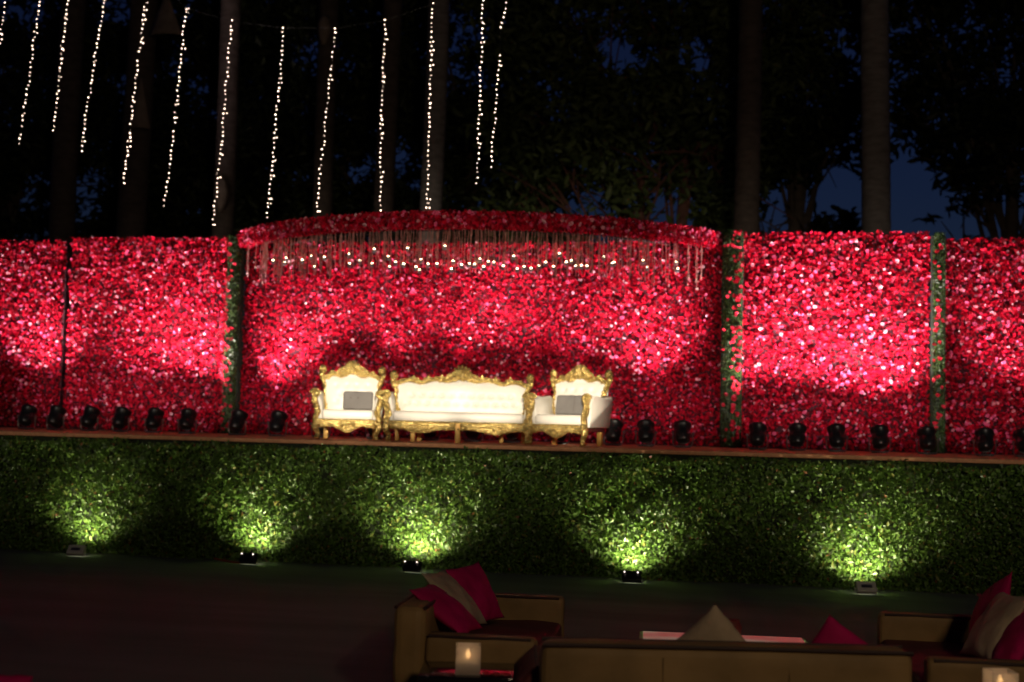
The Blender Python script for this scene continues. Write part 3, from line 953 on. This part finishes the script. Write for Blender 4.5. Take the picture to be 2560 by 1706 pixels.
def lounge(label, loc, rz, L, D=.87, zb=.70, za=.54, arm_mat='satin', flare=0.0):
    """faces local -y, back at +y"""
    t = thing('lounge_sofa', label, 'sofa', loc, rz, 'brown satin lounge sofas')
    h = L / 2; d = D / 2
    MB().box((-h + .02, -d + .02, .05), (h - .02, d - .02, .26), .02).build('base', M['satin'], t)
    sc = MB().box((-h + .13, -d, .262), (h - .13, d - .19, .43), .04).build('seat_cushion', M['redseat'], t)
    soften(sc, .03, .2)
    bk = MB().box((-h + (.0 if flare == 0 else .02), d - .20, .262), (h - (.0 if flare == 0 else .02), d, zb), .055).build('backrest', M['satin'], t)
    soften(bk, .022, .22)
    for sx_ in (-.32, .34):
        MB().tube([(sx_ * L * .5, d + .002, .28), (sx_ * L * .5, d + .003, zb * .6), (sx_ * L * .5, d - .002, zb - .06)], .004, 5).build('seam', M['satinseam'], bk)
    pp = MB().tube([(-h + .03, d - .012, zb - .012), (0, d - .010, zb - .008), (h - .03, d - .012, zb - .012)], .012, 6)
    pp.tube([(-h + .03, d - .19, zb - .012), (h - .03, d - .19, zb - .012)], .012, 6)
    pp.build('piping', M['piping'], bk)
    for s in (-1, 1):
        x0, x1 = sorted((s * h, s * (h - .13)))
        a_ = MB().box((x0, -d - .005, .262), (x1, d - .205, za), .035)
        if flare:
            a_.v = [(v[0] + s * flare * max(0, (za - v[2])) / .28, v[1], v[2]) for v in a_.v]
        arm = a_.build('armrest', M[arm_mat], t); soften(arm, .02, .2)
        q = MB()
        for xx in (s * (h - .012), s * (h - .118)):
            q.tube([(xx, -d + .03, za - .010), (xx, d - .22, za - .010)], .011, 6)
        q.build('piping', M['piping'], arm)
    for sx in (-1, 1):
        for sy in (-1, 1):
            MB().box((sx * (h - .08) - .03, sy * (d - .08) - .03, 0), (sx * (h - .08) + .03, sy * (d - .08) + .03, .055), .004).build('foot', M['black'], t)
    return t


FG = GZ + .002
lounge('brown satin lounge sofa side-on, with pink and cream cushions, nearest the left', (1.09, -6.93, FG), R(90 + 2), 1.86, .87, .76, .60)
lounge('brown satin lounge sofa seen from behind, in the middle of the foreground', (2.60, -8.22, FG), R(180 + 10), 1.96, .85, .76, .60, 'redseat', .24)
lounge('brown satin lounge sofa at the right edge with leaning cushions', (4.20, -6.85, FG), R(-90 + 2), 1.80, .87, .76, .60)

cushion('cushion', 'hot pink cushion lying against the left sofa, nearest the candle', (.91, -7.38, .62), (R(-54), R(2), R(86)), .46, M['pinkcush'], 'cushions on the lounge sofas')
cushion('cushion', 'cream cushion squeezed between two pink ones on the left sofa', (.88, -7.0, .63), (R(-44), R(4), R(84)), .48, M['creamcush'], 'cushions on the lounge sofas')
cushion('cushion', 'hot pink cushion standing behind the cream one on the left sofa', (.95, -6.66, .62), (R(-30), R(-2), R(70)), .44, M['pinkcush'], 'cushions on the lounge sofas')
cushion('cushion', 'pale cream cushion showing its corner above the middle sofa back', (2.60, -8.28, .585), (R(14), R(45), R(8)), .42, M['creamcush'], 'cushions on the lounge sofas')
cushion('cushion', 'pink cushion corner peeking over the right end of the middle sofa', (3.27, -8.16, .545), (R(14), R(33), R(8)), .42, M['pinkcush'], 'cushions on the lounge sofas')
cushion('cushion', 'tall hot pink cushion on the right sofa, farthest of its three', (4.34, -6.70, .66), (R(26), R(28), R(108)), .46, M['pinkcush'], 'cushions on the lounge sofas')
cushion('cushion', 'cream cushion in the middle of the right sofa', (4.30, -7.05, .64), (R(34), R(4), R(100)), .48, M['creamcush'], 'cushions on the lounge sofas')
cushion('cushion', 'dark pink cushion on the right sofa cut by the frame edge', (4.36, -7.32, .60), (R(36), R(4), R(98)), .46, M['pinkcush'], 'cushions on the lounge sofas')
cushion('cushion', 'pink cushion corner at the bottom left of the picture', (-.72, -9.90, .42), (R(0), R(8), R(20)), .44, M['pinkcush'], 'cushions on the lounge sofas')

# seat that carries the bottom-left cushion
t = thing('lounge_stool', 'low brown satin stool at the bottom left, under the pink cushion', 'stool', (-.80, -9.80, FG), R(8))
MB().box((-.28, -.28, .05), (.28, .28, .16), .02).build('base', M['satin'], t)
MB().box((-.29, -.29, .162), (.29, .29, .26), .035).build('seat_cushion', M['redseat'], t)
for sx in (-.22, .22):
    for sy in (-.22, .22): MB().box((sx - .025, sy - .025, 0), (sx + .025, sy + .025, .055), .004).build('foot', M['black'], t)

# coffee table
t = thing('coffee_table', 'low pale glossy coffee table beyond the middle sofa', 'table', (2.66, -6.52, FG), R(4))
MB().box((-.58, -.28, .38), (.58, .28, .42), .008).build('tabletop', M['lacquer'], t)
MB().box((-.55, -.25, .421), (.55, .25, .426), .002).build('glow_top', M['glowtop'], t)
MB().box((-.50, -.22, .05), (.50, .22, .378), .01).build('cabinet', M['satin'], t)
for sx in (-.5, .5):
    for sy in (-.2, .2): MB().box((sx - .03, sy - .03, 0), (sx + .03, sy + .03, .05), .004).build('foot', M['black'], t)
t = tag(MB().lathe([(.03, 0), (.055, .03), (.06, .08), (.04, .12), (.045, .13)], 14).build('flower_vase', M['redseat']), 'small dark red vase on the coffee table behind the cream cushion', 'vase')
t.location = (2.72, -6.40, FG + .423)


def side_table(loc, rz, label, w=.52, d=.42):
    t = thing('side_table', label, 'table', loc, rz, 'satin covered side tables')
    MB().box((-w / 2 + .015, -d / 2 + .015, .02), (w / 2 - .015, d / 2 - .015, .468), .02).build('covered_base', M['satin'], t)
    MB().box((-w / 2, -d / 2, .47), (w / 2, d / 2, .505), .006).build('glass_top', M['blackglass'], t)
    for sx in (-1, 1):
        for sy in (-1, 1): MB().box((sx * .17 - .02, sy * .13 - .02, 0), (sx * .17 + .02, sy * .13 + .02, .022)).build('foot', M['black'], t)


def candle_cube(loc, rz, label):
    t = thing('candle_cube', label, 'candle holder', loc, rz, 'glowing square candle holders')
    a, hh = .068, .15
    m_ = MB()
    o_ = [(-a, -a), (a, -a), (a, a), (-a, a)]; i_ = [(x * .88, y * .88) for x, y in o_]
    vs = [(x, y, 0) for x, y in o_] + [(x, y, hh) for x, y in o_] + [(x, y, hh) for x, y in i_] + [(x, y, .02) for x, y in i_]
    fs = [(3, 2, 1, 0), (12, 13, 14, 15)]
    for k in range(3):
        for j in range(4): fs.append((k * 4 + j, k * 4 + (j + 1) % 4, k * 4 + 4 + (j + 1) % 4, k * 4 + 4 + j))
    m_.add(vs, fs).build('glass', M['frost'], t, smooth=False)
    MB().lathe([(.045, .021), (.047, .07), (.043, .078), (.02, .074)], 16).build('candle', M['wax'], t)
    MB().lathe([(.002, .078), (.012, .088), (.014, .10), (.008, .115), (.001, .13)], 10).build('flame', M['flame'], t)
    l = bpy.data.lights.new('candle_light', 'POINT'); l.energy = .13; l.color = (1, .68, .42); l.shadow_soft_size = .015
    o = bpy.data.objects.new('candle_light', l); COL.objects.link(o); o.parent = t; o.location = (0, 0, .11)


side_table((1.25, -8.33, FG), R(9), 'black glass topped side table with candle and petals between two sofas')
candle_cube((1.27, -8.42, FG + .507), R(12), 'glowing square candle holder on the left side table')
side_table((4.12, -8.20, FG), R(9), 'black glass topped side table at the bottom right corner')
candle_cube((4.07, -8.29, FG + .507), R(10), 'glowing square candle holder in the bottom right corner')
pm = MB().add([(0, 0, 0), (.018, .01, .008), (.022, .03, .014), (0, .04, .006), (-.02, .03, .013), (-.017, .01, .007)], [(0, 1, 2, 3), (0, 3, 4, 5)]).mesh('rose_petal'); pm.materials.append(M['petal_crimson'])
for i in range(8):
    o = link('rose_petal', pm); o.location = (1.37 + .014 * i + random.uniform(0, .01), -8.46 + random.uniform(-.01, .05), FG + .508); o.rotation_euler = (0, 0, random.random() * 6); o.scale = (1.1,) * 3
    tag(o, 'loose red rose petal on the black glass side table', 'petal', 'loose rose petals on the side table')

# ================================================================== strings of fairy lights
STR = [(-7.86, 8.3, -7.93, 7.17), (-7.29, 8.1, -7.53, 5.67), (-6.85, 8.1, -6.99, 5.85), (-6.25, 8.1, -6.54, 5.54), (-5.62, 8.1, -5.87, 5.07), (-5.01, 7.59, -5.23, 4.74), (-4.32, 7.38, -4.49, 4.47), (-3.55, 7.26, -3.68, 4.57), (-2.80, 7.23, -2.97, 4.64), (-2.07, 7.32, -2.06, 4.65), (-1.39, 7.53, -1.39, 4.68), (-.68, 7.9, -.71, 5.03), (-.28, 7.9, -.52, 5.25)]
fb = MB().ball((0, 0, 0), .0075, 7, 5).mesh('bulb'); fb.materials.append(M['bulb'])
names_s = ['shortest, at the left frame edge', 'second from the left', 'third from the left, over a palm trunk', 'fourth from the left', 'fifth from the left, before the dry palm sheath', 'sixth from the left',
           'seventh from the left, ending above the left canopy end', 'eighth from the left', 'ninth from the left', 'sixth from the right end, upright', 'over the pale central palm trunk', 'second from the right end', 'rightmost, with a kink and a gap']
tops = []
for k, (xa, za, xb, zb) in enumerate(STR):
    rr = random.Random(k)
    t = thing('light_string', 'hanging string of fairy lights, ' + names_s[k], 'light string', (xa, 1.0, za), 0, 'strings of fairy lights hanging above the stage')
    nb = max(6, int(math.hypot(xb - xa, zb - za) / .0655))
    pts = []; wob = 0
    for i in range(nb + 1):
        f = i / nb
        wob = .75 * wob + rr.gauss(0, .003)
        sway = .02 * math.sin(f * 3.1 + k) * (f * (1 - f)) * 4 * .5
        kx = 0
        if k == 12: kx = -.13 * min(1, f / .33) + .13 * f
        pts.append(Vector(((xb - xa) * f + wob + sway + kx, wob * .6, (zb - za) * f)))
    MB().tube(pts, .0035, 4).build('wire', M['wire'], t)
    for i, p in enumerate(pts):
        if rr.random() < .015: continue
        if k == 12 and .28 < i / nb < .42: continue
        m2 = 2 if rr.random() < .16 else 1
        for q in range(m2):
            o = bpy.data.objects.new('bulb', fb); COL.objects.link(o); o.parent = t
            o.location = (p.x + rr.uniform(-.012, .012) + (q * .03), p.y + rr.uniform(-.02, .01), p.z + rr.uniform(-.012, .012))
            s = rr.uniform(.65, 1.1) * (.6 if rr.random() < .1 else 1); o.scale = (s, s, s * 1.1)
    tops.append(Vector((xa, 1.0, za)))
sw = MB().tube([(-14, 1, 10.2), (-10.5, 1, 9.0)] + [tuple(p) for p in tops] + [(1.2, 1, 8.6), (5.5, 1, 10.8)], .003, 5)
tag(sw.build('support_cable', M['wire']), 'thin dark sagging cable that carries the fairy light strings', 'cable')

# ================================================================== trees behind the stage
def palm(x, y, r0, r1, H, material, label, lean=0.0, crown=True, sheaths=()):
    t = thing('palm_tree', label, 'tree', (x, y, GZ))
    pts = []; rad = []
    n_ = 120
    for i in range(n_ + 1):
        f = i / n_
        pts.append((lean * f * f * H + .03 * math.sin(f * 7 + x), .03 * math.sin(f * 5 + x), H * f))
        rad.append((r0 * (1 - f) + r1 * f) * (1 + (.25 * math.exp(-f * 25)) + random.uniform(-.02, .02) + (.02 if i % 3 == 0 else 0)))
    MB().tube(pts, rad, 14).build('trunk', material, t)
    if crown:
        vs = []; fs = []; cl = []
        top = Vector(pts[-1])
        for k in range(13):
            a = 2 * math.pi * k / 13 + random.uniform(-.2, .2); el = random.uniform(.1, .9); L = random.uniform(2.6, 3.4)
            d = Vector((math.cos(a), math.sin(a), 0)); p = top.copy(); prev = None
            vel = d * math.cos(el) + Vector((0, 0, math.sin(el)))
            for i in range(26):
                p = p + vel * (L / 26); vel = (vel + Vector((0, 0, -.075))).normalized()
                sd = vel.cross(Vector((0, 0, 1))).normalized()
                ll = .75 * math.sin(math.pi * (i + 1) / 27.5) ** .6
                for s in (-1, 1):
                    e = p + sd * s * ll * .8 + vel * ll * .35 + Vector((0, 0, -.35 * ll)); q = len(vs)
                    vs += [p, p + vel * .045, e]; fs.append((q, q + 1, q + 2))
        me = np_mesh('crown', np.array([v[:] for v in vs]), np.array(fs), np.tile(np.array((.05, .075, .025)), (len(vs), 1)))
        tag(link('crown', me, M['treeleaf'], t), kind='stuff')
    for (sx, sz, w, h, kind) in sheaths:
        # dry leaf sheath peeling from the trunk: a curved tapering shell
        vs = []; fs = []
        for j in range(9):
            f = j / 8
            ww = w * ((1 - f) if kind == 'flag' else math.sin(math.pi * min(1, .15 + f * .8)))
            if kind == 'tri': ww = w * f
            for i in range(6):
                u = -1 + 2 * i / 5
                vs.append((sx + u * ww / 2 + (w * .2 * f if kind == 'flag' else 0), -r0 - .05 - .12 * (1 - u * u) * (ww / w), sz - h * f))
        for j in range(8):
            for i in range(5): a = j * 6 + i; fs.append((a, a + 1, a + 7, a + 6))
        o = MB().add(vs, fs).build('dry_sheath', M['sheath'], t)
        sm = o.modifiers.new('thick', 'SOLIDIFY'); sm.thickness = .02
    return t


palm(-11.46, 9, .30, .24, 13.5, M['bark'], 'thick brown palm trunk behind the left flower panel', -.0)
palm(-9.85, 9, .34, .27, 14, M['bark'], 'dark palm trunk with peeling dry sheaths behind the left panel', .0, sheaths=((.75, 10.75, .75, .95, 'tri'), (.25, 8.9, .5, 1.1, 'tri'),))
palm(-7.85, 9, .25, .2, 13.8, M['bark'], 'slim palm trunk just left of the canopy', .004, sheaths=((.1, 6.75, .3, .7, 'leaf'),))
palm(-5.82, 9.6, .22, .2, 14, M['bark'], 'shadowed palm with one pale oval sheath above the canopy', .0, sheaths=((-.02, 10.35, .28, .62, 'leaf'),))
palm(-4.36, 9.3, .23, .19, 14, M['bark'], 'dim palm trunk behind the left half of the canopy')
palm(-3.30, 9, .25, .21, 13.8, M['greybark'], 'pale straight palm trunk behind the middle of the canopy')
palm(3.04, 9, .27, .22, 14, M['bark'], 'dark palm trunk behind the leaf-wrapped pillar')
palm(5.46, 9, .285, .255, 14.5, M['greybark'], 'tall grey palm trunk behind the right flower panel')


def in_gap(x, z):
    g = np.zeros(len(x), bool)
    for (cx, cz, rx, rz_, p) in GAPS:
        q = ((x - cx) / rx) ** 2 + ((z - cz) / rz_) ** 2
        q = q + .35 * np.sin(x * 5.1 + cz * 3) * np.sin(z * 6.3 + cx)
        g |= (q < 1) & (rng.random(len(x)) < p)
    return g


# openings between the crowns where the evening sky shows: centre x, z, radii, clearness
GAPS = [(5.2, 7.25, .55, .65, .985), (6.55, 7.2, .45, .75, .985), (6.9, 6.25, 1.5, .45, .985), (9.0, 6.2, .75, .62, .98), (8.1, 6.5, .5, .25, .97), (.15, 9.95, .4, .42, .9), (.75, 9.7, .25, .3, .95), (6.7, 10.86, .65, .22, .96), (2.1, 9.75, .26, .42, .96),
        (-4.55, 7.5, .42, .33, .96), (-6.1, 7.7, .38, .45, .95), (5.2, 10.8, .2, .45, .95), (1.5, 6.6, .5, .5, .9), (-.6, 6.5, .8, .5, .88), (4.0, 6.7, .5, .8, .92), (4.5, 9.15, .35, .2, .95), (-14.2, 6.8, .75, 1.0, .85), (3.2, 6.3, .4, .4, .9), (7.9, 8.05, .5, .2, .9), (-12.3, 6.1, .5, .6, .85), (3.9, 8.6, .3, .2, .93), (7.3, 8.7, .25, .2, .9), (8.6, 9.2, .3, .2, .9)]


def broadleaf(x, y, r, H, regions, nleaf, material, label, tint=1.0, lsize=(.10, .17), depth=1.0):
    """regions: (cx, cz, rx, rz) lobes of the crown in absolute coordinates"""
    t = thing('broadleaf_tree', label, 'tree', (x, y, GZ))
    pts = [(0, 0, 0), (.05, 0, H * .25), (-.04, .02, H * .5), (.06, 0, H * .75), (0, 0, H)]
    path = curve(pts, 20)
    trunk = MB().tube(path, [r * (1.25 - .75 * i / 20) if i else r * 1.5 for i in range(21)], 10)
    for (cx, cz, rx, rz_) in regions:
        for k in range(3):
            f = random.uniform(.45, .95); a = path[int(f * 20)]
            e = Vector((cx - x + random.uniform(-.6, .6) * rx, random.uniform(-.5, .5), cz - GZ + random.uniform(-.5, .6) * rz_))
            mid = a.lerp(e, .5) + Vector((random.uniform(-.2, .2), 0, random.uniform(-.1, .4)))
            trunk.tube(curve([a, mid, e], 8), [r * .32 * (1 - .085 * i) for i in range(9)], 6)
            for q in range(4):
                e2 = e + Vector((random.gauss(0, .6), random.gauss(0, .4), random.gauss(0, .45))); st = a.lerp(e, random.uniform(.5, 1.0)) + (mid - a.lerp(e, .5)) * .3
                trunk.tube([st, st.lerp(e2, .5) + Vector((0, 0, .08)), e2], [.03, .02, .008], 5)
    trunk.build('trunk', material, t)
    area = np.array([q[2] * q[3] for q in regions]); share = area / area.sum()
    X = []; Y = []; Z = []
    for q, s in zip(regions, share):
        m_ = int(nleaf * s)
        nc = max(3, int(q[2] * q[3] * 9))
        an = rng.uniform(0, 2 * math.pi, nc); rr = np.sqrt(rng.random(nc))
        cx_, cz_ = q[0] + q[2] * rr * np.cos(an), q[1] + q[3] * rr * np.sin(an); cy_ = y + rng.uniform(-depth, depth, nc)
        idx = rng.integers(0, nc, m_)
        X.append(cx_[idx] + rng.normal(0, .34, m_)); Z.append(cz_[idx] + rng.normal(0, .24, m_)); Y.append(cy_[idx] + rng.normal(0, .3, m_))
    X = np.concatenate(X); Y = np.concatenate(Y); Z = np.concatenate(Z)
    keep = ~in_gap(X, Z) & (Z > 3.2)
    X, Y, Z = X[keep], Y[keep], Z[keep]; m_ = len(X)
    nr = np.stack([rng.normal(0, .6, m_), rng.normal(-.3, .6, m_), .5 + rng.normal(0, .5, m_)], 1)
    tt = rng.random(m_)[:, None]
    cl = (np.array([.028, .04, .012]) * (1 - tt) + np.array([.065, .085, .025]) * tt) * tint  # tint lifts leaf colour on the middle trees in place of faint light
    me = scatter('crown', BIGLEAF_V, BIGLEAF_F, np.stack([X - x, Y - y, Z - GZ], 1), nr, rng.uniform(*lsize, m_), cl)
    tag(link('crown', me, M['treeleaf'], t), kind='stuff')
    return t


broadleaf(-15.5, 13, .25, 9, [(-15.5, 10.5, 2.6, 2.4), (-14.2, 7.6, 2.2, 1.6), (-16, 6, 1.8, 1.4)], 17000, M['bark'], 'dark leafy tree at the far left edge behind the palms', depth=1.4)
broadleaf(-11.0, 13.5, .25, 9, [(-11.2, 10.2, 2.8, 2.6), (-10.6, 7.0, 2.4, 1.7), (-12.2, 6.2, 1.4, 1.3)], 23000, M['bark'], 'black leafy tree filling the left behind the strings of lights', depth=1.4)
broadleaf(-7.0, 13.2, .25, 9, [(-7.2, 10.3, 2.6, 2.6), (-7.6, 7.2, 2.2, 1.8), (-6.2, 6.2, 1.8, 1.2)], 22000, M['bark'], 'dark leafy tree above the left end of the canopy', depth=1.4)
broadleaf(-3.4, 13, .24, 9, [(-3.6, 10.4, 2.4, 2.4), (-3.0, 7.4, 2.2, 1.8), (-2.2, 6.2, 1.8, 1.2)], 20000, M['bark'], 'dark leafy tree behind the pale central palm trunk', tint=1.3, depth=1.3)
broadleaf(.78, 11, .14, 8.5, [(-.9, 8.2, 1.7, 1.2), (.6, 8.4, 1.6, 1.1), (-1.2, 10.6, 1.7, 1.3), (1.0, 7.2, 1.1, .8), (-1.6, 6.7, 1.0, .7)], 9500, M['redbark'], 'dull green leafy tree with thin reddish trunk behind the canopy', 2.6, (.10, .18))
broadleaf(1.66, 11.6, .17, 9.5, [(2.1, 8.6, 1.8, 1.2), (1.4, 11.2, 1.8, 1.0), (2.6, 7.0, 1.1, .9), (3.4, 10.4, 1.4, 1.4)], 10500, M['redbark'], 'leafy tree with slightly bent brown trunk right of the canopy', 2.2, (.10, .18))
broadleaf(4.2, 13, .2, 9, [(4.0, 9.6, 1.6, 2.0), (3.6, 6.6, 1.3, 1.0), (4.8, 8.2, 1.4, .8), (4.4, 11.4, 1.8, 1.0), (4.6, 5.9, 1.2, .5)], 9500, M['bark'], 'dark leafy tree between the two right palm trunks', .8, (.11, .19))
broadleaf(8.7, 12.6, .2, 9, [(8.0, 9.8, 2.2, 1.5), (9.6, 8.4, 1.6, 1.3), (7.6, 8.0, 1.5, .7), (8.6, 7.0, 1.6, .42), (7.6, 11.4, 2.4, .8)], 11500, M['bark'], 'black leafy tree spreading at the right edge over open sky', .7, (.11, .19))
broadleaf(7.8, 14.5, .12, 6, [(7.9, 6.0, .95, .55), (8.5, 5.6, 1.1, .5)], 2600, M['bark'], 'small round-leaved tree silhouette low at the right edge', .7, (.12, .2))
